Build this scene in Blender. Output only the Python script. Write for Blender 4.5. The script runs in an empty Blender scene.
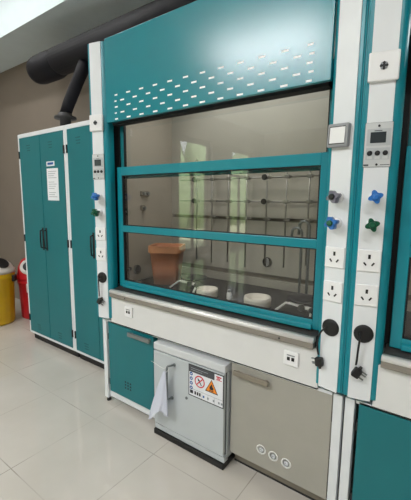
import bpy, bmesh, math, random
from mathutils import Matrix, Vector
random.seed(7)
C = bpy.context.scene.collection
sc = bpy.context.scene
sc.view_settings.view_transform = 'Standard'
sc.view_settings.look = 'None'
sc.view_settings.exposure = 0.0
R = math.radians

# ------------------------------------------------------------------ materials
def lin(c):
    return tuple(((v/255)/12.92 if v/255 <= .04045 else ((v/255+.055)/1.055)**2.4) for v in c)

def mat(name, rgb, rough=.5, metal=0.0, var=.06, scale=8.0, bump=0.0, bscale=60.0, spec=.5, stretch=None, coat=0.0, alpha=None, emit=None):
    m = bpy.data.materials.new(name); m.use_nodes = True
    nt = m.node_tree; b = nt.nodes['Principled BSDF']
    col = lin(rgb)
    tc = nt.nodes.new('ShaderNodeTexCoord')
    src = tc.outputs['Object']
    if stretch:
        mp = nt.nodes.new('ShaderNodeMapping'); mp.inputs['Scale'].default_value = stretch
        nt.links.new(src, mp.inputs['Vector']); src = mp.outputs['Vector']
    n = nt.nodes.new('ShaderNodeTexNoise'); n.inputs['Scale'].default_value = scale; n.inputs['Detail'].default_value = 4
    nt.links.new(src, n.inputs['Vector'])
    r = nt.nodes.new('ShaderNodeValToRGB')
    r.color_ramp.elements[0].position = .3; r.color_ramp.elements[1].position = .7
    r.color_ramp.elements[0].color = (*[max(0, v*(1-var)) for v in col], 1)
    r.color_ramp.elements[1].color = (*[min(1, v*(1+var)) for v in col], 1)
    nt.links.new(n.outputs['Fac'], r.inputs['Fac'])
    nt.links.new(r.outputs['Color'], b.inputs['Base Color'])
    b.inputs['Roughness'].default_value = rough; b.inputs['Metallic'].default_value = metal
    b.inputs['Specular IOR Level'].default_value = spec
    b.inputs['Coat Weight'].default_value = coat
    if alpha is not None: b.inputs['Alpha'].default_value = alpha
    if emit: b.inputs['Emission Color'].default_value = (*col, 1); b.inputs['Emission Strength'].default_value = emit
    if bump:
        n2 = nt.nodes.new('ShaderNodeTexNoise'); n2.inputs['Scale'].default_value = bscale
        nt.links.new(src, n2.inputs['Vector'])
        bp = nt.nodes.new('ShaderNodeBump'); bp.inputs['Strength'].default_value = bump; bp.inputs['Distance'].default_value = .01
        nt.links.new(n2.outputs['Fac'], bp.inputs['Height']); nt.links.new(bp.outputs['Normal'], b.inputs['Normal'])
    return m

def glass(name, tint=.86, refl=.10):
    m = bpy.data.materials.new(name); m.use_nodes = True
    nt = m.node_tree; nt.nodes.remove(nt.nodes['Principled BSDF'])
    out = nt.nodes['Material Output']
    t = nt.nodes.new('ShaderNodeBsdfTransparent'); t.inputs['Color'].default_value = (tint, tint, tint*.98, 1)
    g = nt.nodes.new('ShaderNodeBsdfGlossy'); g.inputs['Roughness'].default_value = .015; g.inputs['Color'].default_value = (1, 1, 1, 1)
    lw = nt.nodes.new('ShaderNodeFresnel'); lw.inputs['IOR'].default_value = 1.5
    ma = nt.nodes.new('ShaderNodeMath'); ma.operation = 'ADD'; ma.inputs[1].default_value = refl; ma.use_clamp = True
    nt.links.new(lw.outputs['Fac'], ma.inputs[0])
    ge = nt.nodes.new('ShaderNodeNewGeometry'); iv = nt.nodes.new('ShaderNodeMath'); iv.operation = 'SUBTRACT'; iv.inputs[0].default_value = 1
    nt.links.new(ge.outputs['Backfacing'], iv.inputs[1])
    fm = nt.nodes.new('ShaderNodeMath'); fm.operation = 'MULTIPLY'; nt.links.new(ma.outputs[0], fm.inputs[0]); nt.links.new(iv.outputs[0], fm.inputs[1])
    mx = nt.nodes.new('ShaderNodeMixShader')
    nt.links.new(fm.outputs[0], mx.inputs['Fac']); nt.links.new(t.outputs[0], mx.inputs[1]); nt.links.new(g.outputs[0], mx.inputs[2])
    nt.links.new(mx.outputs[0], out.inputs['Surface'])
    return m

def tile_mat():
    m = bpy.data.materials.new('floor_tile'); m.use_nodes = True
    nt = m.node_tree; b = nt.nodes['Principled BSDF']
    tc = nt.nodes.new('ShaderNodeTexCoord')
    sx = nt.nodes.new('ShaderNodeSeparateXYZ'); nt.links.new(tc.outputs['Object'], sx.inputs[0])
    def joint(sock, off, pitch, w):
        a = nt.nodes.new('ShaderNodeMath'); a.operation = 'SUBTRACT'; a.inputs[1].default_value = off; nt.links.new(sock, a.inputs[0])
        d = nt.nodes.new('ShaderNodeMath'); d.operation = 'DIVIDE'; d.inputs[1].default_value = pitch; nt.links.new(a.outputs[0], d.inputs[0])
        f = nt.nodes.new('ShaderNodeMath'); f.operation = 'FRACT'; nt.links.new(d.outputs[0], f.inputs[0])
        s = nt.nodes.new('ShaderNodeMath'); s.operation = 'SUBTRACT'; s.inputs[1].default_value = .5; nt.links.new(f.outputs[0], s.inputs[0])
        ab = nt.nodes.new('ShaderNodeMath'); ab.operation = 'ABSOLUTE'; nt.links.new(s.outputs[0], ab.inputs[0])
        g = nt.nodes.new('ShaderNodeMath'); g.operation = 'GREATER_THAN'; g.inputs[1].default_value = .5-w/pitch; nt.links.new(ab.outputs[0], g.inputs[0])
        return g.outputs[0]
    jx = joint(sx.outputs[0], -1.91, .56, .0028); jy = joint(sx.outputs[1], -.16, .56, .0028)
    mxm = nt.nodes.new('ShaderNodeMath'); mxm.operation = 'MAXIMUM'; nt.links.new(jx, mxm.inputs[0]); nt.links.new(jy, mxm.inputs[1])
    # joints show only in worn stretches
    n = nt.nodes.new('ShaderNodeTexNoise'); n.inputs['Scale'].default_value = 3.2; nt.links.new(tc.outputs['Object'], n.inputs['Vector'])
    rr = nt.nodes.new('ShaderNodeValToRGB'); rr.color_ramp.elements[0].position = .42; rr.color_ramp.elements[1].position = .62
    rr.color_ramp.elements[0].color = (.25, .25, .25, 1); rr.color_ramp.elements[1].color = (1, 1, 1, 1)
    nt.links.new(n.outputs['Fac'], rr.inputs['Fac'])
    mu = nt.nodes.new('ShaderNodeMath'); mu.operation = 'MULTIPLY'; nt.links.new(mxm.outputs[0], mu.inputs[0]); nt.links.new(rr.outputs['Color'], mu.inputs[1])
    n2 = nt.nodes.new('ShaderNodeTexNoise'); n2.inputs['Scale'].default_value = 1.6; n2.inputs['Detail'].default_value = 6; nt.links.new(tc.outputs['Object'], n2.inputs['Vector'])
    r2 = nt.nodes.new('ShaderNodeValToRGB'); r2.color_ramp.elements[0].position = .3; r2.color_ramp.elements[1].position = .7
    r2.color_ramp.elements[0].color = (*lin((190, 184, 174)), 1); r2.color_ramp.elements[1].color = (*lin((205, 199, 190)), 1)
    nt.links.new(n2.outputs['Fac'], r2.inputs['Fac'])
    mc = nt.nodes.new('ShaderNodeMix'); mc.data_type = 'RGBA'
    nt.links.new(mu.outputs[0], mc.inputs[0]); nt.links.new(r2.outputs['Color'], mc.inputs[6]); mc.inputs[7].default_value = (*lin((160, 153, 143)), 1)
    nt.links.new(mc.outputs[2], b.inputs['Base Color'])
    b.inputs['Roughness'].default_value = .035
    b.inputs['Specular IOR Level'].default_value = .6
    return m

M = dict(
 teal=mat('teal_paint', (12, 132, 146), .24, var=.03, scale=3, spec=.8),
 tealf=mat('teal_frame', (10, 132, 146), .3, var=.03),
 teald=mat('teal_cabinet_paint', (12, 112, 119), .42, var=.04, scale=3),
 white=mat('white_powder_coat', (228, 231, 233), .4, var=.02),
 ivory=mat('ivory_panel', (222, 222, 220), .45, var=.02),
 plate=mat('white_plastic_plate', (238, 238, 238), .35, var=.01),
 black=mat('black_plastic', (16, 16, 18), .45, var=.05),
 rubber=mat('black_track', (12, 14, 15), .7, var=.05),
 dark=mat('dark_worktop', (20, 19, 20), .55, var=.15, scale=20, spec=.2),
 duct=mat('charcoal_duct', (15, 16, 23), .6, var=.08, scale=5, spec=.25),
 flange=mat('dark_flange', (52, 52, 52), .5, metal=.3),
 steel=mat('highlight_steel', (236, 234, 230), .28, metal=.25, var=.06, scale=12, stretch=(1, 30, 30)),
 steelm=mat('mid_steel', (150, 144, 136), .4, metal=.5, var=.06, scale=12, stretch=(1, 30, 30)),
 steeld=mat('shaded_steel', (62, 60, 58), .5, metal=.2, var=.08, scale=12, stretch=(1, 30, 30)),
 rod=mat('rod_steel', (140, 138, 132), .35, metal=.7),
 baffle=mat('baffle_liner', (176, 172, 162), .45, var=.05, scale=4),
 liner=mat('side_liner', (168, 160, 148), .45, var=.05, scale=4),
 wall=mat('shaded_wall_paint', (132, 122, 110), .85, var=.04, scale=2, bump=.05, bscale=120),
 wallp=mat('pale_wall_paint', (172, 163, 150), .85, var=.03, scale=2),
 ceil=mat('ceiling_paint', (236, 234, 228), .9, var=.02),
 soff=mat('beam_paint', (206, 219, 222), .9, var=.02),
 floor=tile_mat(),
 safety=mat('light_grey_enamel', (190, 196, 198), .38, var=.02),
 safetyl=mat('pale_grey_enamel', (208, 211, 212), .4, var=.02),
 grey=mat('warm_grey_laminate', (166, 163, 153), .5, var=.03),
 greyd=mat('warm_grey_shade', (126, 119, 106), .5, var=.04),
 handle=mat('grey_handle', (128, 134, 134), .4, metal=.5),
 taupe=mat('taupe_handle', (140, 132, 118), .4, metal=.3),
 gap=mat('dark_gap', (40, 40, 40), .8),
 bezel=mat('grey_bezel', (150, 152, 154), .45),
 ctrl=mat('controller_face', (202, 204, 204), .35),
 ctrls=mat('controller_surround', (182, 186, 188), .4),
 lcd=mat('dark_display', (52, 58, 62), .15),
 blue=mat('blue_knob', (44, 110, 184), .3),
 green=mat('green_knob', (14, 84, 58), .3),
 gknob=mat('grey_knob', (120, 118, 130), .35),
 dish=mat('white_ceramic', (228, 222, 212), .3),
 tub=mat('terracotta_plastic', (176, 108, 70), .55, var=.08, scale=6),
 tubr=mat('terracotta_rim', (204, 138, 92), .5, var=.05),
 yellow=mat('yellow_plastic', (226, 184, 20), .4, var=.04),
 red=mat('red_plastic', (196, 28, 38), .4, var=.04),
 binlid=mat('bin_lid', (206, 200, 192), .4),
 paper=mat('paper', (236, 238, 240), .8, var=.01),
 ink=mat('grey_ink', (150, 156, 160), .8),
 inkb=mat('blue_ink', (40, 90, 160), .7),
 inkk=mat('black_ink', (36, 38, 42), .7),
 inkr=mat('red_ink', (200, 40, 60), .7),
 orange=mat('orange_ink', (236, 140, 40), .7),
 inkh=mat('header_ink', (74, 76, 80), .7),
 pad=mat('sticker_white', (230, 232, 236), .6),
 mark=mat('stamped_louvre', (10, 84, 90), .5),
 slot=mat('slot_white_glow', (244, 248, 248), .5, emit=.15),  # faint emission brightens the slots, which hold no lamp
 ring=mat('white_ring', (232, 232, 228), .5),
 bag=mat('thin_white_plastic', (226, 230, 244), .35, var=.03, alpha=.72),
 hedge=mat('hedge_leaves', (150, 172, 128), .8, var=.45, scale=14),
 lawn=mat('lawn', (190, 192, 160), .9, var=.2, scale=3),
 glass=glass('sash_glass', .88, .025),
 wglass=glass('window_glass', .97, .02),
 winf=mat('window_frame_paint', (120, 112, 102), .5),
)

# ------------------------------------------------------------------ mesh builder
class MB:
    def __init__(s):
        s.bm = bmesh.new(); s.mats = []; s.M = Matrix.Identity(4)
    def mi(s, m):
        if m not in s.mats: s.mats.append(m)
        return s.mats.index(m)
    def _fin(s, faces, verts, m, smooth=False):
        i = s.mi(m)
        for f in faces: f.material_index = i; f.smooth = smooth
        for v in verts: v.co = s.M @ v.co
    def box(s, x0, x1, y0, y1, z0, z1, m, bev=0.0, seg=2):
        b = bmesh.new()
        r = bmesh.ops.create_cube(b, size=1)
        for v in b.verts:
            v.co = Vector(((x0+x1)/2+v.co.x*(x1-x0), (y0+y1)/2+v.co.y*(y1-y0), (z0+z1)/2+v.co.z*(z1-z0)))
        if bev: bmesh.ops.bevel(b, geom=list(b.edges), offset=bev, segments=seg, affect='EDGES', profile=.5)
        s._merge(b, m, smooth=False)
        return s
    def _merge(s, b, m, smooth=False):
        vm = {}
        nv = []
        for v in b.verts:
            w = s.bm.verts.new(v.co); vm[v] = w; nv.append(w)
        nf = []
        for f in b.faces:
            try: nf.append(s.bm.faces.new([vm[v] for v in f.verts]))
            except ValueError: pass
        b.free()
        s._fin(nf, nv, m, smooth)
    def prism(s, poly, lo, hi, m, axis='z', smooth=False):
        """poly in the two other axes (xy for z, xz for y, yz for x)"""
        def P(a, b, c):
            return {'z': Vector((a, b, c)), 'y': Vector((a, c, b)), 'x': Vector((c, a, b))}[axis]
        A = [s.bm.verts.new(P(a, b, lo)) for a, b in poly]; B = [s.bm.verts.new(P(a, b, hi)) for a, b in poly]
        n = len(poly); fs = []
        for i in range(n):
            j = (i+1) % n
            fs.append(s.bm.faces.new((A[i], A[j], B[j], B[i])))
        side = list(fs)
        fs.append(s.bm.faces.new(A[::-1])); fs.append(s.bm.faces.new(B))
        s._fin(fs, A+B, m)
        if smooth:
            for f in side: f.smooth = True
        return s
    def tube(s, pts, rad, m, seg=12, cap=True, sub=0, ease=False):
        pts = [Vector(p) for p in pts]
        rad = rad if isinstance(rad, (list, tuple)) else [rad]*len(pts)
        if sub:
            np_, nr = [], []
            n = len(pts)
            for i in range(n-1):
                p0, p1, p2, p3 = pts[max(i-1, 0)], pts[i], pts[i+1], pts[min(i+2, n-1)]
                for k in range(sub):
                    t = k/sub
                    q = .5*((2*p1)+(-p0+p2)*t+(2*p0-5*p1+4*p2-p3)*t*t+(-p0+3*p1-3*p2+p3)*t**3)
                    np_.append(q); nr.append(rad[i]*(1-t)+rad[i+1]*t)
            np_.append(pts[-1]); nr.append(rad[-1]); pts, rad = np_, nr
        rings = []; allv = []
        t0 = (pts[1]-pts[0]).normalized()
        up = Vector((0, 0, 1)) if abs(t0.z) < .9 else Vector((1, 0, 0))
        nrm = (up - t0*up.dot(t0)).normalized()
        for i, p in enumerate(pts):
            if i == 0: t = pts[1]-pts[0]
            elif i == len(pts)-1: t = pts[-1]-pts[-2]
            else: t = (pts[i+1]-pts[i]).normalized()+(pts[i]-pts[i-1]).normalized()
            t = t.normalized(); nrm = (nrm - t*nrm.dot(t)).normalized(); bn = t.cross(nrm)
            rg = [s.bm.verts.new(p+(nrm*math.cos(a)+bn*math.sin(a))*rad[i]) for a in [2*math.pi*k/seg for k in range(seg)]]
            rings.append(rg); allv += rg
        fs = []
        for a, b in zip(rings, rings[1:]):
            for k in range(seg):
                l = (k+1) % seg
                fs.append(s.bm.faces.new((a[k], a[l], b[l], b[k])))
        s._fin(fs, allv, m, True)
        if cap:
            i = s.mi(m)
            for rg in (rings[0][::-1], rings[-1]):
                f = s.bm.faces.new(rg); f.material_index = i
        return s
    def lathe(s, prof, c, m, axis='z', seg=28, smooth=True):
        """prof: list of (radius, height) along axis from c"""
        c = Vector(c); rings = []; allv = []
        for r, h in prof:
            rg = []
            for k in range(seg):
                a = 2*math.pi*k/seg
                u, v = r*math.cos(a), r*math.sin(a)
                d = {'z': (u, v, h), 'y': (u, h, v), 'x': (h, u, v)}[axis]
                rg.append(s.bm.verts.new(c+Vector(d)))
            rings.append(rg); allv += rg
        fs = []
        for a, b in zip(rings, rings[1:]):
            for k in range(seg):
                l = (k+1) % seg
                fs.append(s.bm.faces.new((a[k], a[l], b[l], b[k])))
        s._fin(fs, allv, m, smooth)
        i = s.mi(m)
        for rg in (rings[0][::-1], rings[-1]):
            f = s.bm.faces.new(rg); f.material_index = i
        return s
    def build(s, name, parent=None):
        bmesh.ops.recalc_face_normals(s.bm, faces=list(s.bm.faces))
        me = bpy.data.meshes.new(name); s.bm.to_mesh(me); s.bm.free()
        for m in s.mats: me.materials.append(m)
        o = bpy.data.objects.new(name, me); C.objects.link(o)
        if parent: o.parent = parent
        return o

def tag(o, label, cat, group=None):
    o['label'] = label; o['category'] = cat
    if group: o['group'] = group
    return o
def thing(name, label, cat, loc=(0, 0, 0), group=None):
    o = bpy.data.objects.new(name, None); C.objects.link(o); o.location = loc; o.empty_display_size = .1
    return tag(o, label, cat, group)
def struct(o):
    o['kind'] = 'structure'; return o
def kids(o, idx):
    return idx.get(o.name, [])
def copy_tree(o, idx, parent=None):
    c = o.copy(); C.objects.link(c); c.parent = parent
    for ch in idx.get(o.name, []): copy_tree(ch, idx, c)
    return c
def child_index():
    idx = {}
    for o in bpy.data.objects:
        if o.parent: idx.setdefault(o.parent.name, []).append(o)
    return idx

# ------------------------------------------------------------------ the room
LX, RX, FY, BY, CZ = -5.8, 3.2, -9.6, .95, 3.8
b = MB(); b.box(LX-.2, RX+.2, FY-.2, BY+.2, -.1, 0, M['floor']); struct(b.build('floor'))
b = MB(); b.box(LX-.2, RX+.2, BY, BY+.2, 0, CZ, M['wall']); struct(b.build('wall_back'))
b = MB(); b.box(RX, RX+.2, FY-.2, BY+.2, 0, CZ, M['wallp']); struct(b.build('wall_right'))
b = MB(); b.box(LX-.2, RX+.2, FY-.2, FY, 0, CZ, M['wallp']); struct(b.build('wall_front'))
b = MB(); b.box(LX-.2, RX+.2, FY-.2, BY+.2, CZ, CZ+.15, M['ceil']); struct(b.build('ceiling'))
b = MB(); b.box(LX, RX, .455, BY, 3.23, CZ, M['soff']); struct(b.build('trim_1'))
WIN = [(-6.5, -5.1), (-8.95, -7.55)]; WZ0, WZ1 = .12, 3.12
b = MB()
ys = [FY-.2] + [v for w in sorted(WIN) for v in w] + [BY+.2]
for i in range(0, len(ys), 2): b.box(LX-.25, LX, ys[i], ys[i+1], 0, CZ, M['wallp'])
for y0, y1 in WIN:
    b.box(LX-.25, LX, y0, y1, 0, WZ0, M['wallp']); b.box(LX-.25, LX, y0, y1, WZ1, CZ, M['wallp'])
struct(b.build('wall_left'))
for k, (y0, y1) in enumerate(WIN):
    b = MB()
    for a0, a1, z0, z1 in ((y0, y0+.07, WZ0, WZ1), (y1-.07, y1, WZ0, WZ1), (y0, y1, WZ0, WZ0+.07), (y0, y1, WZ1-.12, WZ1), (y0, y1, 2.25, 2.31), ((y0+y1)/2-.03, (y0+y1)/2+.03, WZ0, 2.28)):
        b.box(LX-.16, LX-.1, a0, a1, z0, z1, M['winf'])
    w = struct(b.build('window_%d' % (k+1)))
    g = MB(); g.box(LX-.135, LX-.125, y0+.05, y1-.05, WZ0+.05, WZ1-.05, M['wglass']); g.build('pane', w)
b = MB(); b.box(-30, LX-.26, -26, 4, -.25, -.12, M['lawn']); o = b.build('lawn'); o['kind'] = 'structure'
b = MB()
for k in range(46):
    cy = -24+k*.6; cx = -13+random.uniform(-.8, .8)
    rr = random.uniform(.7, 1.2); hh = random.uniform(3.0, 5.2)
    b.lathe([(rr*.7, -.12), (rr, hh*.35), (rr*.85, hh*.7), (rr*.4, hh), (.05, hh*1.05)], (cx, cy, 0), M['hedge'], seg=10)
o = b.build('garden_hedge'); o['kind'] = 'stuff'
tag(o, 'green garden hedge outside the tall windows, mirrored in the hood glass', 'hedge')

# ------------------------------------------------------------------ fume hood (local x = 0 is its middle)
HX = -1.199
H1 = thing('fume_hood', 'teal and white fume hood with half lowered glass sash, whole front in view', 'fume hood', (HX, 0, 0))
PZ0, PZ1 = .673, 2.49

def knob_part(mx, name, z, dx, knobmat, parent, capmat=None):
    """star shaped laboratory valve knob on a white collar; mx places the panel frame"""
    b = MB(); b.M = mx
    b.lathe([(.021, 0), (.021, -.012), (.013, -.016), (.011, -.04)], (dx, -.004, z), M['plate'], axis='y', seg=16)
    v = b.build('gas_valve', parent)
    b = MB(); b.M = mx
    poly = []
    for k in range(48):
        a = 2*math.pi*k/48
        r = .0215+.0052*math.cos(4*(a-.35))
        poly.append((dx+r*math.cos(a), z+r*math.sin(a)))
    b.prism(poly, -.068, -.036, knobmat, axis='y', smooth=True)
    b.lathe([(.0125, 0), (.012, -.006), (.008, -.009)], (dx, -.068, z), capmat or knobmat, axis='y', seg=14)
    b.build('knob', v)

def socket_part(mx, z, parent, dx=0):
    b = MB(); b.M = mx
    b.box(dx-.042, dx+.042, -.012, -.003, z-.044, z+.044, M['plate'], .003)
    b.box(dx-.0045, dx+.0045, -.0135, -.011, z+.008, z+.025, M['black'])
    for s in (-1, 1):
        b.M = mx @ Matrix.Translation((dx+s*.0145, 0, z-.013)) @ Matrix.Rotation(s*R(38), 4, 'Y')
        b.box(-.003, .003, -.0135, -.011, -.0075, .0075, M['black'])
    b.M = mx
    b.build('power_socket', parent)

def cable_part(mx, z, parent, path, plug, pins):
    b = MB(); b.M = mx
    b.lathe([(.038, -.003), (.038, -.009), (.034, -.012), (.012, -.012)], (0, 0, z), M['black'], axis='y', seg=26)
    g = b.build('cable_grommet', parent)
    b = MB(); b.M = mx
    b.tube(path, .0042, M['black'], seg=8, sub=6); b.build('power_cable', g)
    b = MB(); b.M = mx @ Matrix.Translation(plug) @ Matrix.Rotation(pins, 4, 'Y')
    b.box(-.018, .014, -.018, .012, -.020, .020, M['black'], .006)
    b.tube([(0, 0, .015), (0, 0, .032)], [.009, .006], M['black'], seg=8)
    for dz in (-.012, .006, ):
        b.box(.012, .034, -.006, -.001, dz-.0025, dz+.0025, M['handle'])
    b.box(.012, .036, .002, .006, .0115, .0165, M['handle'])
    b.build('mains_plug', g)

def rosette(mx, z, parent):
    b = MB(); b.M = mx
    b.box(-.052, .052, -.02, -.003, z-.052, z+.052, M['plate'], .005)
    for k in range(4):
        a = R(45+90*k)
        b.lathe([(.0065, 0), (.0065, -.0035)], (.008*math.cos(a), -.0195, z+.008*math.sin(a)), M['bezel'], axis='y', seg=10)
        b.lathe([(.005, 0), (.005, -.0045)], (.0095*math.cos(a+R(45)), -.0195, z+.0095*math.sin(a+R(45))), M['black'], axis='y', seg=8)
    b.lathe([(.007, 0), (.006, -.006)], (0, -.0195, z), M['black'], axis='y', seg=14)
    b.build('lamp_switch', parent)

def controller(mx, parent):
    z0, z1 = 1.633, 1.797
    b = MB(); b.M = mx
    b.box(-.047, .047, -.008, -.003, z0, z1, M['ctrl'], .001)
    b.box(-.048, .048, -.0055, -.003, z0-.001, z1+.001, M['inkh'])
    b.box(-.04, .042, -.0092, -.0078, 1.712, 1.774, M['ctrls'])
    b.box(-.015, .012, -.0096, -.009, 1.7655, 1.7685, M['inkh'])
    b.box(-.04, .042, -.0092, -.0078, 1.66, 1.704, M['ctrls'])
    for zz in (1.785, 1.6415): b.lathe([(.0045, 0), (.004, -.003)], (0, -.008, zz), M['black'], axis='y', seg=10)
    for k in (-1, 0, 1):
        b.box(k*.027-.009, k*.027+.009, -.0098, -.009, 1.662, 1.673, M['ctrl'])
    b.box(-.046, -.028, -.0084, -.0078, 1.637, 1.643, M['inkh'])
    b.box(.012, .045, -.0084, -.0078, 1.639, 1.6415, M['inkh'])
    c = b.build('airflow_controller', parent)
    b = MB(); b.M = mx; b.box(-.028, .026, -.0105, -.009, 1.722, 1.762, M['lcd']); b.build('display', c)
    for k in (-1, 0, 1):
        b = MB(); b.M = mx; b.lathe([(.0095, 0), (.0095, -.003), (.006, -.005)], (k*.027, -.0088, 1.684), M['black'], axis='y', seg=14); b.build('button', c)

def post(side):
    ang = R(13) if side < 0 else R(-11)
    mx = Matrix.Translation((side*.786, 0, 0)) @ Matrix.Rotation(ang, 4, 'Z')
    i = -side                                              # local direction that points to the sash
    b = MB(); b.M = mx
    tw = .034 if side < 0 else .015
    rc = .030 if side < 0 else .008
    poly = [(-i*.064, .085), (-i*.064, .006)]
    for k in range(1, 4):
        a = R(90*k/3); poly.append((-i*(.064-.006*math.sin(a)) , .006*math.cos(a)))
    poly.append((i*.046, 0))
    for k in range(1, 8):
        a = R(90*k/7); poly.append((i*(.046+tw*math.sin(a)), .998*rc*(1-math.cos(a))))
    poly += [(i*(.046+tw), .062)]
    if side > 0: poly = poly[::-1]
    b.prism(poly, PZ0, PZ1, M['tealf'])
    p = b.build('side_post', H1)
    b = MB(); b.M = mx; b.box(-.044, .044, -.004, .002, PZ0-.006, PZ1+.001, M['white'], .001); b.build('control_panel', p)
    b = MB(); b.box(side*.704 if side > 0 else -.846, .846 if side > 0 else side*.704, .112, .17, .9, 2.3, M['rubber']); b.build('sash_track', H1)
    knobz = (1.518, 1.412)
    if side < 0:
        rosette(mx, 1.995, H1); controller(mx, H1)
        knob_part(mx, 'a', knobz[0], 0.004, M['blue'], H1); knob_part(mx, 'a', knobz[1], 0.0, M['green'], H1)
        socket_part(mx, 1.266, H1); socket_part(mx, 1.124, H1)
        cable_part(mx, .96, H1, [(-.012, -.012, .963), (-.012, -.03, .955), (-.016, -.026, .90), (-.018, -.022, .85), (-.02, -.02, .826)], (-.014, -.018, .792), R(28))
    else:
        b = MB(); b.M = mx @ Matrix.Translation((-.01, 0, 1.762)) @ Matrix.Rotation(R(2), 4, 'Y')
        b.box(-.044, .044, -.03, -.003, -.046, .046, M['bezel'], .006)
        b.box(-.034, .032, -.0315, -.029, -.034, .034, M['gap'])
        b.box(-.031, .032, -.0325, -.029, -.031, .031, M['plate'])
        b.build('covered_outlet', H1)
        knob_part(mx, 'a', knobz[0], 0.002, M['gknob'], H1, M['black']); knob_part(mx, 'a', knobz[1], 0.0, M['blue'], H1, M['green'])
        socket_part(mx, 1.266, H1); socket_part(mx, 1.118, H1)
        cable_part(mx, .956, H1, [(-.014, -.012, .955), (-.03, -.032, .935), (-.044, -.03, .89), (-.046, -.024, .85), (-.042, -.02, .822)], (-.038, -.018, .79), R(180-10))
post(-1); post(1)

# canopy with staggered vent slots (the slots are its surface pattern)
b = MB()
b.box(-.694, .7235, 0, .022, 1.987, 2.49, M['teal'], .003)
def slot(x, z, w=.034):
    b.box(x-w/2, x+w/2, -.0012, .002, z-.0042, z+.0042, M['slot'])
    b.box(x-w/2-.001, x+w/2+.001, -.0006, .002, z+.0042, z+.0062, M['teald'])  # darker strip paints the shade along the slot's upper edge
for r_, z in enumerate((2.142, 2.106, 2.071, 2.035, 1.9995)):
    if r_ % 2 == 0:
        for k in range(12): slot(-1.793+.1115*k-HX, z, .034 if 0 < k < 11 else .026)
    else:
        for k in range(11): slot(-1.737+.1115*k-HX, z)
        slot(-1.799-HX, z, .018); slot(-.559-HX, z, .022)
b.build('canopy', H1)
# outer casing, lining, worktop
b = MB()
b.box(-.849, -.835, .085, .88, .64, 2.49, M['white']); b.box(.835, .849, .085, .88, .64, 2.49, M['white'])
b.box(-.835, .835, .866, .88, .64, 2.49, M['white']); b.box(-.835, .835, .05, .866, 2.475, 2.49, M['white'])
b.build('casing', H1)
b = MB(); b.box(-.735, -.725, .17, .78, .9, 2.3, M['liner']); b.box(.725, .735, .17, .78, .9, 2.3, M['liner']); b.box(-.725, .725, .05, .78, 2.3, 2.31, M['baffle'])
b.build('side_lining', H1)
b = MB()
b.box(-.725, .725, .662, .672, 1.385, 2.3, M['baffle']); b.box(-.725, .725, .662, .672, .995, 1.362, M['baffle'])
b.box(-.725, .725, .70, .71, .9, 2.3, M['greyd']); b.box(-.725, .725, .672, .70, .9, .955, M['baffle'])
b.build('rear_baffle', H1)
b = MB(); b.box(-.72, .72, .115, .70, .868, .9, M['dark'], .004); b.build('worktop', H1)
# airfoil sill: steel nosing painted bright as an edge highlight, duller below, top darkened
b = MB()
prof = [(-.008, .863), (-.010, .868), (-.008, .878), (-.002, .8835), (.008, .885), (.03, .8825), (.03, .863)]
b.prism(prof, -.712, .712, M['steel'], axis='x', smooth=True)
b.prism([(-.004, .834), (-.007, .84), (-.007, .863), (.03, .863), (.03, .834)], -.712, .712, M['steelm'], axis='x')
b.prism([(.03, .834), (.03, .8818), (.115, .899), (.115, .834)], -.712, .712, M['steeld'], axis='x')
for k in range(2):
    b.lathe([(.005, 0), (.004, -.002)], (-.55+k*1.1, -.010, .85), M['black'], axis='y', seg=8)
b.build('airfoil_sill', H1)
b = MB(); b.box(-.735, .735, .02, .05, .642, .833, M['ivory'], .002); b.box(-.80, .80, .03, .06, .628, .642, M['white'])
b.box(-.735, .735, .019, .03, .638, .643, M['gap'])
ap = b.build('apron_panel', H1)
for x in (-1.741-HX, -.594-HX):
    b = MB(); b.box(x-.037, x+.037, .008, .021, .718, .79, M['plate'], .004)
    for s in (-1, 1): b.box(x+s*.011-.007, x+s*.011+.007, .0065, .01, .745, .762, M['black'])
    b.box(x-.02, x+.02, .0072, .01, .768, .774, M['bezel'])
    b.build('data_socket', ap)
for sx in (-1, 1):
    for yy in (.03, .80):
        b = MB(); x0, x1 = sorted((sx*.806, sx*.8455))
        b.box(x0, x1, yy, yy+.04, .03, .64, M['white'], .002)
        b.lathe([(.016, .0), (.016, .014), (.008, .016), (.008, .034)], ((x0+x1)/2, yy+.02, 0), M['black'], seg=14)
        b.build('leg', H1)
# front lower rail carrying the frame
b = MB(); b.box(-.806, -.33, .048, .07, .04, .092, M['white'], .002); b.box(-.806, .806, .80, .83, .05, .09, M['white'])
b.build('floor_rail', H1)

def sash(name, x0, x1, z0, z1, y0, y1, stile, top, bot, mids, fm, parent):
    b = MB()
    b.box(x0, x0+stile, y0, y1, z0, z1, fm, .003); b.box(x1-stile, x1, y0, y1, z0, z1, fm, .003)
    b.box(x0+stile-.001, x1-stile+.001, y0, y1, z1-top, z1, fm, .003); b.box(x0+stile-.001, x1-stile+.001, y0, y1, z0, z0+bot, fm, .003)
    for a, c in mids: b.box(x0+stile-.001, x1-stile+.001, y0, y1, a, c, fm, .003)
    g = .006
    zs = [z0+bot] + [v for a, c in mids for v in (a, c)] + [z1-top]
    for k in range(0, len(zs), 2):   # thin black gasket round each pane
        a, c = zs[k], zs[k+1]
        for q in ((x0+stile, x0+stile+g, a, c), (x1-stile-g, x1-stile, a, c), (x0+stile, x1-stile, a, a+g*.7), (x0+stile, x1-stile, c-g*.7, c)):
            b.box(q[0], q[1], y0+.004, y1-.004, q[2], q[3], M['rubber'])
    o = b.build(name, parent)
    for k in range(0, len(zs), 2):
        g_ = MB(); ym = (y0+y1)/2; g_.box(x0+stile-.004, x1-stile+.004, ym-.002, ym+.002, zs[k]-.004, zs[k+1]+.004, M['glass']); g_.build('glass_pane', o)
    return o
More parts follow.
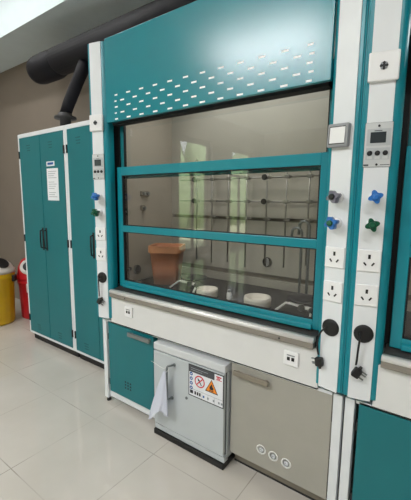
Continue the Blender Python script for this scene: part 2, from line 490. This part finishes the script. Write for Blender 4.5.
s1 = sash('sash', -.698, .72, .898, 1.714, .078, .108, .044, .055, .046, [(1.283, 1.326)], M['tealf'], H1)
b = MB(); b.box(-.654, .676, .062, .08, .898, .922, M['tealf'], .004); b.build('sash_grip', s1)
sash('upper_sash', -.70, .72, 1.64, 2.11, .114, .136, .03, .06, .04, [], M['teald'], H1)
b = MB(); b.box(-.70, .70, .052, .11, 1.982, 2.03, M['rubber']); b.build('top_seal', H1)

# rods and clamps clipped to the rear baffle
vx = [(-1.62, 1.05, 1.80), (-1.48, 1.04, 1.76), (-1.338, 1.06, 1.745), (-1.192, 1.04, 1.745), (-1.04, 1.08, 1.735), (-.904, 1.07, 1.72), (-.757, 1.10, 1.72)]
hz = (1.652, 1.495)
for z in hz:
    b = MB(); b.tube([(-1.80-HX, .615, z), (-.56-HX, .615, z)], .0055, M['rod'], seg=8); b.build('cross_rod', H1)
for k, (x, z0, z1) in enumerate(vx):
    b = MB(); b.tube([(x-HX, .60, z0), (x-HX, .60, z1)], .0055, M['rod'], seg=8); v = b.build('upright_rod', H1)
    for z in (*hz, 1.38):
        b = MB(); b.box(x-HX-.016, x-HX+.016, .592, .626, z-.011, z+.011, M['rod'], .003)
        b.tube([(x-HX+.01, .60, z), (x-HX+.03, .60, z)], [.004, .006], M['rod'], seg=8)
        if k in (0, 4) and z > 1.4: b.lathe([(.018, 0), (.020, .008), (.014, .014)], (x-HX-.012, .575, z), M['black'], axis='y', seg=14)
        if z < 1.4: b.tube([(x-HX, .6, z), (x-HX, .663, z)], .006, M['rod'], seg=8)
        b.build('rod_clamp', v)
b = MB(); b.lathe([(.034, 0), (.034, -.01), (.02, -.014)], (-1.05-HX, .662, 1.082), M['black'], axis='y', seg=22)
b.prism([(-1.05-HX+.02*math.cos(R(a)), 1.082+.03*math.sin(R(a))) for a in range(-90, 91, 15)], .644, .649, M['bezel'], axis='y'); b.build('wall_port', H1)
for (y, z, r_) in ((.26, .985, .034), (.19, 1.0, .013)):
    b = MB(); b.lathe([(r_, 0), (r_, .012), (r_*.6, .016)], (-.725, y, z), M['black'], axis='x', seg=20); b.build('wall_port', H1)
for (y, z) in ((.33, 1.545), (.33, 1.44), (.37, 1.545)):
    b = MB(); b.box(-.7255, -.712, y-.02, y+.02, z-.02, z+.02, M['greyd'], .004); b.lathe([(.012, 0), (.012, .02), (.006, .024)], (-.712, y, z), M['handle'], axis='x', seg=12); b.build('lining_fitting', H1)
# two swan-neck taps on the worktop
for (dx, r_, zt) in ((-.742, .008, 1.345), (-.698, .009, 1.385)):
    x = dx-HX
    b = MB(); b.lathe([(.02, 0), (.02, .012), (.011, .02), (.011, .05)], (x, .47, .9), M['handle'], seg=14)
    pts = [(x, .47, .94), (x, .47, 1.1), (x, .47, zt-.06)]
    for a in range(0, 181, 30): pts.append((x-.03+.03*math.cos(R(a)), .47-.01*math.sin(R(a)), zt-.03+.03*math.sin(R(a))))
    pts.append((x-.064, .47, zt-.08))
    b.tube(pts, r_, M['handle'], seg=10); b.build('swan_neck_tap', H1)

idx = child_index()
H2 = copy_tree(H1, idx); H2.location = (HX+1.703, 0, 0)
H2['label'] = 'neighbouring teal fume hood cut off by the frame, its white control post at far right'

# ------------------------------------------------------------------ things on the hood worktop
WT = .9
def dish(x, y, r, h, label):
    b = MB(); b.lathe([(r*.86, 0), (r*.97, h*.2), (r, h*.75), (r*.97, h), (r*.86, h), (r*.82, h*.6), (r*.5, h*.42), (.004, h*.4)], (x, y, WT), M['dish'], seg=36)
    return tag(b.build('ceramic_dish'), label, 'dish', 'white dishes on the hood worktop')
dish(-.89, .222, .078, .062, 'round white dish on the dark worktop, below the black wall port')
dish(-1.235, .212, .068, .058, 'round white dish on the dark worktop beside the burner near the brown tub')
def burner(x, y, rz, label):
    t = thing('burner_stand', label, 'burner', (x, y, WT), 'burners on the hood worktop')
    b = MB(); b.lathe([(.038, 0), (.038, .012), (.012, .02), (.012, .05)], (0, 0, 0), M['black'], seg=20); b.build('base', t)
    b = MB(); b.lathe([(.05, .05), (.092, .056), (.094, .066), (.086, .068), (.01, .062)], (0, 0, 0), M['duct'], seg=32); b.build('hot_plate', t)
    b = MB()
    b.tube([(-.085, -.155, .007), (-.06, -.088, .044), (.10, -.088, .044), (.125, -.15, .007)], .0065, M['ring'], seg=8)
    b.prism([(-.055, -.09), (.03, -.09), (.012, -.03), (-.035, -.02)], .038, .048, M['ring'])
    b.prism([(.03, -.095), (.11, -.095), (.10, -.07), (.03, -.06)], .036, .046, M['ring'])
    b.build('wire_frame', t)
    for dx in (.048, .112):
        b = MB(); b.lathe([(.016, 0), (.018, -.016), (.012, -.022)], (dx, -.096, .042), M['black'], axis='y', seg=14); b.build('control_knob', t)
    t.rotation_euler.z = R(rz)
burner(-.66, .34, -12, 'black round burner on a white frame beside the swan-neck taps')
burner(-1.475, .385, -3, 'black round burner on a white frame beside the brown tub')
# brown tub
def rrect(w, d, r, n=5):
    out = []
    for sx, sy, a0 in ((1, 1, 0), (-1, 1, 90), (-1, -1, 180), (1, -1, 270)):
        for k in range(n+1):
            a = R(a0+90*k/n); out.append((sx*(w-r)+r*math.cos(a), sy*(d-r)+r*math.sin(a)))
    return out
t = thing('plastic_tub', 'terracotta brown tapered tub inside the hood, by its side wall', 'tub', (-1.70, .355, WT))
t.rotation_euler.z = R(28)
b = MB(); rings = []
for (k, z) in ((.72, 0), (.80, .12), (.9, .225), (.93, .225), (.93, .27), (.86, .27), (.7, .02)):
    rings.append([b.bm.verts.new((x*k, y*k, z)) for x, y in rrect(.122, .11, .04)])
n = len(rings[0]); fs = []
for A, B_ in zip(rings, rings[1:]):
    for k in range(n): fs.append(b.bm.faces.new((A[k], A[(k+1) % n], B_[(k+1) % n], B_[k])))
fs.append(b.bm.faces.new(rings[0][::-1])); fs.append(b.bm.faces.new(rings[-1]))
b._fin(fs, [], M['tub'], True); b.build('body', t)
b = MB()
P0, P1 = rrect(.120, .108, .04), rrect(.107, .096, .036)
vs = [[b.bm.verts.new((x, y, z)) for x, y in p] for p, z in ((P0, .232), (P0, .277), (P1, .277), (P1, .232))]
fs = []
for A, B_ in zip(vs, vs[1:]+vs[:1]):
    for k in range(n): fs.append(b.bm.faces.new((A[k], A[(k+1) % n], B_[(k+1) % n], B_[k])))
b._fin(fs, [], M['tubr']); b.build('rim', t)
# small white reflection, modelled as a solid bottle
t = thing('reflection_bottle', 'tiny white reflection shaped as a bottle standing on the dark worktop between the two dishes', 'bottle', (-1.106, .262, WT))
b = MB(); b.lathe([(.014, 0), (.015, .004), (.015, .036), (.009, .044)], (0, 0, 0), M['plate'], seg=16); b.build('body', t)
b = MB(); b.lathe([(.010, .044), (.010, .058), (.008, .06)], (0, 0, 0), M['bezel'], seg=14); b.build('cap', t)

# ------------------------------------------------------------------ cabinets under the hoods
def vent_holes(b, x, z, y, m, n=3, p=.026):
    for i in range(n):
        for k in range(n):
            b.box(x+i*p-.006, x+i*p+.006, y-.0012, y+.002, z+k*.022-.006, z+k*.022+.006, m, .001)
def bar_handle(b, x0, x1, z, y, m):
    b.box(x0, x1, y-.034, y-.018, z-.015, z+.013, m, .004)
    for x in (x0+.02, x1-.02): b.box(x-.006, x+.006, y-.02, y+.002, z-.005, z+.005, m)

def teal_base(name, x0, x1, label):
    t = thing(name, label, 'cabinet', ((x0+x1)/2, 0, 0), 'teal base cabinets under the hoods')
    cx = (x0+x1)/2; w = (x1-x0)/2
    b = MB()
    b.box(-w, -w+.018, .075, .70, .1, .626, M['white']); b.box(w-.018, w, .075, .70, .1, .626, M['white'])
    b.box(-w+.018, w-.018, .075, .70, .1, .118, M['white']); b.box(-w+.018, w-.018, .075, .70, .608, .626, M['white']); b.box(-w+.018, w-.018, .69, .70, .118, .608, M['white'])
    for sx in (-1, 1):
        for y in (.14, .62): b.lathe([(.018, 0), (.018, .02), (.01, .022), (.01, .1)], (sx*(w-.06), y, 0), M['black'], seg=12)
    b.build('carcass', t)
    b = MB(); b.box(-w+.004, w-.004, .03, .072, .1, .639, M['teald'], .002)
    vent_holes(b, -.045-w+.22, .178, .03, M['gap'])
    d = b.build('door', t)
    b = MB(); bar_handle(b, w-.218, w-.012, .601, .03, M['handle']); b.build('handle', d)
    for z in (.17, .52):
        b = MB(); b.box(-w-.004, -w+.005, .03, .05, z-.022, z+.022, M['gap'], .002); b.build('hinge', d)
    return t
teal_base('base_cabinet', -1.985, -1.527, 'teal base cabinet with grey bar handle, beside the grey cabinet with hazard sign')
teal_base('base_cabinet', -.288, .19, 'teal base cabinet under the neighbouring hood, at the right edge')

# grey safety cabinet
SX0, SX1, SY = -1.484, -.948, -.01
t = thing('safety_cabinet', 'light grey safety cabinet with orange hazard sign and black plinth', 'cabinet', ((SX0+SX1)/2, 0, 0))
ox = (SX0+SX1)/2; w = (SX1-SX0)/2
b = MB(); b.box(-w, w, SY+.03, .60, .05, .57, M['safety'], .002); b.box(-w+.01, w-.01, SY+.012, SY+.035, .07, .573, M['gap']); b.box(-w, w, SY+.0, SY+.04, .037, .071, M['safety'], .002); b.build('body', t)
b = MB(); b.box(-w, w, SY-.004, .60, .574, .618, M['safetyl'], .004); b.build('top_panel', t)
b = MB(); b.box(-w, w, SY-.010, .58, 0, .034, M['black'], .002); b.build('plinth', t)
b = MB(); b.box(-w+.001, w-.006, SY-.004, SY+.016, .078, .567, M['safety'], .002); d = b.build('door', t)
b = MB(); b.lathe([(.009, 0), (.009, -.004), (.006, -.006)], (-1.216-ox, SY-.003, .338), M['handle'], axis='y', seg=14); b.box(-1.216-ox-.0012, -1.216-ox+.0012, SY-.01, SY-.008, .333, .343, M['black']); b.build('lock', d)
hx = -1.340-ox
b = MB(); b.tube([(hx+.03, SY-.004, .518), (hx+.022, SY-.034, .522), (hx+.006, SY-.04, .514), (hx, SY-.04, .49), (hx, SY-.04, .40), (hx, SY-.04, .325), (hx+.004, SY-.034, .302), (hx+.010, SY-.004, .298)], .0065, M['handle'], seg=10, sub=4)
b.build('handle', d)
for q, z in ((hx+.03, .518), (hx+.010, .298), (hx-.05, .165)):
    b = MB(); b.lathe([(.011, 0), (.011, -.005)], (q, SY-.003, z), M['handle'], axis='y', seg=12); b.build('handle_mount', d)
# hazard sign: printed layers
b = MB(); X0, X1, Z0, Z1 = -1.200-ox, -.954-ox, .367, .561; y = SY-.0045
L = lambda x0, x1, z0, z1, m, k: b.box(x0, x1, y-.0006*k, y+.0005, z0, z1, m)
L(X0, X1, Z0, Z1, M['inkk'], 1); L(X0+.006, X1-.006, Z0+.006, Z1-.006, M['pad'], 2)
L(X0+.004, X1-.062, Z1-.044, Z1-.004, M['inkh'], 3)
for k in range(2): L(X0+.02, X0+.14-.04*k, Z1-.02-.012*k, Z1-.017-.012*k, M['ink'], 4)
for k in range(3): L(X1-.046+.008*k, X1-.041+.008*k, Z1-.034, Z1-.024+.004*(k == 1), M['inkr'], 3)
L(X1-.05, X1-.016, Z1-.022, Z1-.015, M['inkr'], 3); L(X1-.052, X1-.014, Z1-.038, Z1-.035, M['inkr'], 3)
for k in range(4):
    b.lathe([(.011, 0), (.011, -.0018)], (X0+.021, y, Z1-.056-.0285*k), M['inkb'], axis='y', seg=14)
    L(X0+.017, X0+.025, Z1-.059-.0285*k, Z1-.053-.0285*k, M['pad'], 4)
cx, cz, r_ = X0+.082, Z1-.088, .036                        # prohibition: no flame
b.lathe([(r_, 0), (r_, -.0018)], (cx, y, cz), M['inkr'], axis='y', seg=28); b.lathe([(r_*.8, 0), (r_*.8, -.0024)], (cx, y, cz), M['pad'], axis='y', seg=28)
b.M = Matrix.Translation((cx, 0, cz)) @ Matrix.Rotation(R(-35), 4, 'Y'); b.box(-.003, .003, y-.0028, y, -.024, .010, M['inkk']); b.prism([(-.007, .006), (.007, .006), (.0, .026)], y-.0028, y, M['inkk'], axis='y')
b.M = Matrix.Translation((cx, 0, cz)) @ Matrix.Rotation(R(45), 4, 'Y'); b.box(-.0032, .0032, y-.0034, y, -r_*.85, r_*.85, M['inkr']); b.M = Matrix.Identity(4)
cx, cz = X0+.165, Z1-.092                                   # warning triangle with flame
tri = lambda s, k, m: b.prism([(cx-.044*s, cz-.034*s), (cx+.044*s, cz-.034*s), (cx, cz+.044*s)], y-.0006*k, y, m, axis='y')
tri(1, 3, M['inkk']); tri(.84, 4, M['orange'])
b.prism([(cx-.011, cz-.016), (cx+.011, cz-.016), (cx+.014, cz-.004), (cx+.007, cz+.004), (cx+.003, cz+.02), (cx-.006, cz+.007), (cx-.013, cz-.002)], y-.003, y, M['inkk'], axis='y')
L(cx-.015, cx+.015, cz-.024, cz-.02, M['inkk'], 5)
L(X0+.006, X1-.006, Z0+.046, Z0+.0475, M['ink'], 3)
for k, xx in enumerate((.012, .045, .062, .078, .105, .135, .175, .21, .228)):
    L(X0+xx, X0+xx+(.022 if k == 0 else .011), Z0+.018, Z0+.018+(.02 if k < 4 else .013), M['inkk'] if k < 4 else M['inkb'] if k == 4 else M['ink'], 3)
for xx in (.098, .14, .185): L(X0+xx, X0+xx+.001, Z0+.008, Z0+.046, M['ink'], 3)
b.build('hazard_sign', d)

# thin plastic bag hung on the safety cabinet handle
t = thing('plastic_bag', 'thin white plastic bag hanging from the grey safety cabinet handle', 'bag', (-1.340, SY-.046, .485))
b = MB(); rows = []
NS = 28
for j in range(13):
    v = j/12; z = .0-.29*v
    wx = .008+.062*v**.85; wy = .006+.012*v
    cx = -.004-.052*v
    rg = []
    for k in range(NS):
        a = 2*math.pi*k/NS
        f = 1+.22*v*math.sin(a*5+v*2)+.12*v*math.sin(a*3+1)
        dz = (-.025*math.sin(a*2+.6)+.035*math.cos(a))*v**4
        rg.append(b.bm.verts.new((cx+wx*math.cos(a)*f, -.004-wy+wy*math.sin(a)*f, z+dz)))
    rows.append(rg)
fs = [b.bm.faces.new((A[k], A[(k+1) % NS], B_[(k+1) % NS], B_[k])) for A, B_ in zip(rows, rows[1:]) for k in range(NS)]
b._fin(fs, [], M['bag'], True); b.build('body', t)
b = MB(); b.tube([(-.112, -.012, .038), (-.06, -.014, .03), (-.012, -.012, .02), (.004, .016, .022), (.012, .006, .008), (.002, -.008, -.004)], .0011, M['ring'], seg=6, sub=4); b.build('tie_string', t)

# warm grey cabinet
X0, X1 = -.938, -.393
t = thing('base_cabinet', 'warm grey cabinet with bar handle and three white ring stickers on its door', 'cabinet', ((X0+X1)/2, 0, 0))
ox = (X0+X1)/2; w = (X1-X0)/2
b = MB(); b.box(-w, -w+.018, .075, .70, .1, .626, M['grey']); b.box(w-.018, w, .075, .70, .1, .626, M['grey'])
b.box(-w+.018, w-.018, .075, .70, .1, .118, M['grey']); b.box(-w+.018, w-.018, .075, .70, .608, .626, M['grey']); b.box(-w+.018, w-.018, .69, .70, .118, .608, M['grey']); b.build('carcass', t)
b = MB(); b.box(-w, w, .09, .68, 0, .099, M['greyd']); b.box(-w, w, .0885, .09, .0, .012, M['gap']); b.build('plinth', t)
b = MB(); b.box(-w+.002, w-.004, .03, .072, .093, .63, M['grey'], .002); d = b.build('door', t)
b = MB(); bar_handle(b, -.908-ox, -.703-ox, .59, .03, M['taupe']); b.build('handle', d)
for x, z in ((-.742, .196), (-.673, .19), (-.602, .184)):
    b = MB(); y = .029
    pr = [(.018, 0), (.027, 0), (.027, -.0015), (.018, -.0015), (.018, 0)]
    b.lathe(pr[:], (x-ox, y+.0008, z), M['ring'], axis='y', seg=26)
    b.lathe([(.012, 0), (.012, -.001)], (x-ox, y+.0008, z), M['pad'], axis='y', seg=18)
    b.box(x-ox-.006, x-ox+.006, y-.0012, y, z-.002, z+.002, M['handle'])
    b.build('ring_sticker', d)
for z in (.16, .33, .52):
    b = MB(); b.box(w-.004, w+.008, .034, .07, z-.025, z+.025, M['gap'], .002); b.build('hinge', d)

# ------------------------------------------------------------------ tall storage cabinets on the left
def tall(x0, x1, label, name='storage_cabinet'):
    t = thing(name, label, 'cabinet', ((x0+x1)/2, .29, 0), 'tall teal storage cabinets')
    w = (x1-x0)/2
    b = MB()
    b.box(-w, -w+.028, 0, .56, .08, 2.13, M['white'], .002); b.box(w-.028, w, 0, .56, .08, 2.13, M['white'], .002)
    b.box(-w+.028, w-.028, 0, .56, 2.094, 2.13, M['white']); b.box(-w+.028, w-.028, 0, .56, .08, .102, M['white']); b.box(-w+.028, w-.028, .54, .56, .102, 2.094, M['white'])
    b.build('carcass', t)
    b = MB(); b.box(-w+.01, w-.01, .04, .55, 0, .08, M['black']); b.build('plinth', t)
    for s in (-1, 1):
        xa, xb = (-w+.03, -.003) if s < 0 else (.003, w-.03)
        b = MB(); b.box(xa, xb, -.004, .02, .105, 2.09, M['teald'], .002)
        cx = (xa+xb)/2-.02
        for zc in (1.985, .175):                            # stamped louvre mark
            for k in range(3): b.box(cx-.03+.006*k, cx+.034, -.0052, -.003, zc+.022-.024*k, zc+.03-.024*k, M['mark'], .0008)
        d = b.build('door', t)
        hx = -.028 if s < 0 else .034
        b = MB(); b.box(hx-.014, hx+.014, -.007, -.003, 1.005, 1.225, M['gap'], .002)
        b.tube([(hx, -.004, 1.205), (hx, -.032, 1.195), (hx, -.034, 1.11), (hx, -.032, 1.035), (hx, -.004, 1.025)], .007, M['black'], seg=8)
        b.build('handle', d)
        hz_ = xa-.008 if s < 0 else xb+.008
        for z in (.25, 1.1, 1.93):
            b = MB(); b.box(hz_-.008, hz_+.008, -.01, .002, z-.035, z+.035, M['gap'], .002); b.build('hinge', d)
        if s > 0 and x0 < -3:
            b = MB(); b.box(cx-.07, cx+.062, -.006, -.0035, 1.797, 1.84, M['pad']); b.box(cx-.05, cx+.045, -.0068, -.005, 1.81, 1.83, M['inkb']); b.build('name_plate', d)
    return t
tall(-3.646, -2.823, 'tall two-door teal cabinet with a paper notice, nearest the bins')
tall(-2.819, -2.062, 'tall teal cabinet squeezed between the paper-notice cabinet and the fume hood')
b = MB(); b.box(-.093, .093, -.0004, .0004, -.145, .145, M['paper'])
for k in range(13):
    if k % 5 != 4: b.box(-.07, .066-.02*(k % 3), -.0009, .0, .115-.019*k, .119-.019*k, M['ink'])
o = b.build('paper_notice'); o.location = (-3.043, .2852, 1.632); o.rotation_euler.y = R(.6)
tag(o, 'white printed sheet taped to the teal cabinet door', 'paper')

# ------------------------------------------------------------------ bins
def bin_(name, x, y, rb, rt, h, m, label, hand=True):
    t = thing(name, label, 'bin', (x, y, 0), 'swing-lid waste bins')
    b = MB(); seg = 72
    prof = [(rb*.9, 0), (rb, .02), (rt*.93, h*.86), (rt, h*.87), (rt, h*.93), (rt*.97, h), (rt*.9, h)]
    rings = []
    for i, (r_, z) in enumerate(prof):
        rg = []
        for k in range(seg):
            a = 2*math.pi*k/seg; rr = r_*(1+(.018 if 1 <= i <= 2 and (k % 4 < 2) else 0))
            rg.append(b.bm.verts.new((rr*math.cos(a), rr*math.sin(a), z)))
        rings.append(rg)
    fs = [b.bm.faces.new((A[k], A[(k+1) % seg], B_[(k+1) % seg], B_[k])) for A, B_ in zip(rings, rings[1:]) for k in range(seg)]
    fs.append(b.bm.faces.new(rings[0][::-1])); b._fin(fs, [], m, True); b.build('body', t)
    return t, rt, h
t, rt, h = bin_('waste_bin', -4.46, .30, .19, .225, .645, M['yellow'], 'yellow ribbed plastic waste bin with white swing lid')
b = MB(); b.lathe([(rt*1.03, h-.02), (rt*1.03, h+.015), (rt*.95, h+.03), (rt*.84, h+.075), (rt*.66, h+.11), (rt*.35, h+.13), (.01, h+.135)], (0, 0, 0), M['binlid'], seg=40)
l = b.build('lid', t)
b = MB(); b.M = Matrix.Rotation(R(15), 4, 'Z') @ Matrix.Translation((.135, 0, h+.092)) @ Matrix.Rotation(R(38), 4, 'Y')
b.lathe([(.082, 0), (.082, .022), (.07, .026)], (0, 0, 0), M['black'], seg=24); b.build('flap', l)
for a in (40, 220):
    b = MB(); b.M = Matrix.Rotation(R(a), 4, 'Z'); b.box(rt*.97, rt*1.12, -.035, .035, h*.80, h*.92, M['black'], .008); b.build('clip', t)
t, rt, h = bin_('waste_bin', -4.33, .72, .165, .195, .52, M['red'], 'red plastic waste bin with rounded red hood, behind the yellow bin')
b = MB(); b.lathe([(rt*1.03, h-.02), (rt*1.03, h+.02), (rt*.98, h+.05), (rt*.9, h+.14), (rt*.7, h+.22), (rt*.35, h+.26), (.01, h+.265)], (0, 0, 0), M['red'], seg=40)
l = b.build('lid', t)
b = MB(); b.M = Matrix.Rotation(R(-48), 4, 'Z') @ Matrix.Translation((.145, 0, h+.15)) @ Matrix.Rotation(R(58), 4, 'Y')
b.lathe([(.10, 0), (.10, .022), (.085, .028)], (0, 0, 0), M['binlid'], seg=24); b.lathe([(.06, .02), (.06, .032), (.05, .034)], (0, 0, 0), M['black'], seg=20); b.build('flap', l)
b = MB(); b.M = Matrix.Rotation(R(-40), 4, 'Z'); b.box(.183, .196, -.05, .05, .36, .47, M['binlid']); 
for k in range(3): b.box(.19, .197, -.035, .035, .38+.025*k, .388+.025*k, M['ink'])
b.build('sticker', t)

# ------------------------------------------------------------------ exhaust duct above
t = thing('exhaust_duct', 'charcoal round exhaust duct running under the beam behind the hood top', 'duct', (-3.0, .62, 2.85))
b = MB(); b.tube([(-.45, 0, .012), (1.0, 0, .012), (4.6, 0, .012)], .130, M['duct'], seg=28); b.build('main_pipe', t)
b = MB(); b.tube([(-.80, 0, .0), (-.78, 0, .0), (-.72, 0, .0), (-.46, 0, .0), (-.40, 0, .01), (-.34, 0, .03)], [.115, .13, .140, .140, .134, .12], M['duct'], seg=28); b.build('coupling', t)
b = MB(); b.tube([(-.10, -.14, -.56), (-.07, -.12, -.47), (.02, -.06, -.24), (.10, -.01, -.06)], [.052, .054, .056, .062], M['duct'], seg=20); b.build('branch_pipe', t)
b = MB(); b.lathe([(.05, -.70), (.05, -.60), (.10, -.60), (.10, -.582), (.066, -.58), (.062, -.55)], (-.10, -.14, 0), M['flange'], seg=24); b.build('flange', t)

# ------------------------------------------------------------------ light
def area(name, loc, rot, sx, sy, power, col=(1, 1, 1), spread=None):
    l = bpy.data.lights.new(name, 'AREA'); l.shape = 'RECTANGLE'; l.size = sx; l.size_y = sy; l.energy = power; l.color = col
    o = bpy.data.objects.new(name, l); C.objects.link(o); o.location = loc; o.rotation_euler = rot
    return o
area('ceiling_light', (-2.5, -3.4, 3.72), (0, 0, 0), 1.7, .6, 128, (.96, .98, 1))
area('ceiling_light', (-4.9, -1.1, 3.72), (0, 0, 0), .9, .4, 12, (.96, .98, 1))  # added fill from the left, kept out of the canopy's reflection
area('ceiling_light', (.9, -2.6, 3.72), (0, 0, 0), 1.3, .3, 46, (.96, .98, 1))
area('ceiling_light', (-1.8, -4.6, 3.72), (0, 0, 0), 1.3, .3, 36, (.96, .98, 1))
area('ceiling_light', (.9, -5.0, 3.72), (0, 0, 0), 1.3, .3, 40, (.96, .98, 1))
area('beam_fill_light', (-3.6, -.05, 3.74), (0, 0, 0), 2.6, .12, 22, (1, .99, .97))  # unseen fill added to whiten the beam's front face
for h in (H1, H2):
    area('hood_fill_light', (h.location.x, .32, 2.28), (0, 0, 0), 1.1, .2, 6.5, (1, .99, .96))  # unseen fill added to brighten the hood interior
sl = bpy.data.lights.new('sun', 'SUN'); sl.energy = 22; sl.angle = R(2); so = bpy.data.objects.new('sun', sl); C.objects.link(so); so.rotation_euler = (R(8), R(40), 0)
w = bpy.data.worlds.new('sky'); sc.world = w; w.use_nodes = True
bg = w.node_tree.nodes['Background']; bg.inputs['Color'].default_value = (.86, .92, 1, 1); bg.inputs['Strength'].default_value = 5.0

# ------------------------------------------------------------------ camera
f, yaw, pit, rol = 347.63, .63108, .14204, .008356
def axis(x, y, wv):
    c, s = math.cos(rol), math.sin(rol); x, y = c*x-s*y, s*x+c*y
    cp, sp = math.cos(pit), math.sin(pit); fw = wv*cp+y*sp; up = y*cp-wv*sp
    cy, sy = math.cos(yaw), math.sin(yaw)
    return Vector((x*cy-fw*sy, fw*cy+x*sy, up))
rx, uy, fz = axis(1, 0, 0), axis(0, 1, 0), axis(0, 0, 1)
cd = bpy.data.cameras.new('camera'); co = bpy.data.objects.new('camera', cd); C.objects.link(co)
cd.sensor_fit = 'VERTICAL'; cd.sensor_height = 36; cd.sensor_width = 36*411/500; cd.lens = f*36/500; cd.clip_start = .05
mt = Matrix.Identity(4)
for r_ in range(3): mt[r_][0], mt[r_][1], mt[r_][2] = rx[r_], uy[r_], -fz[r_]
mt[0][3], mt[1][3], mt[2][3] = 0, -1.5, 1.5
co.matrix_world = mt
sc.camera = co
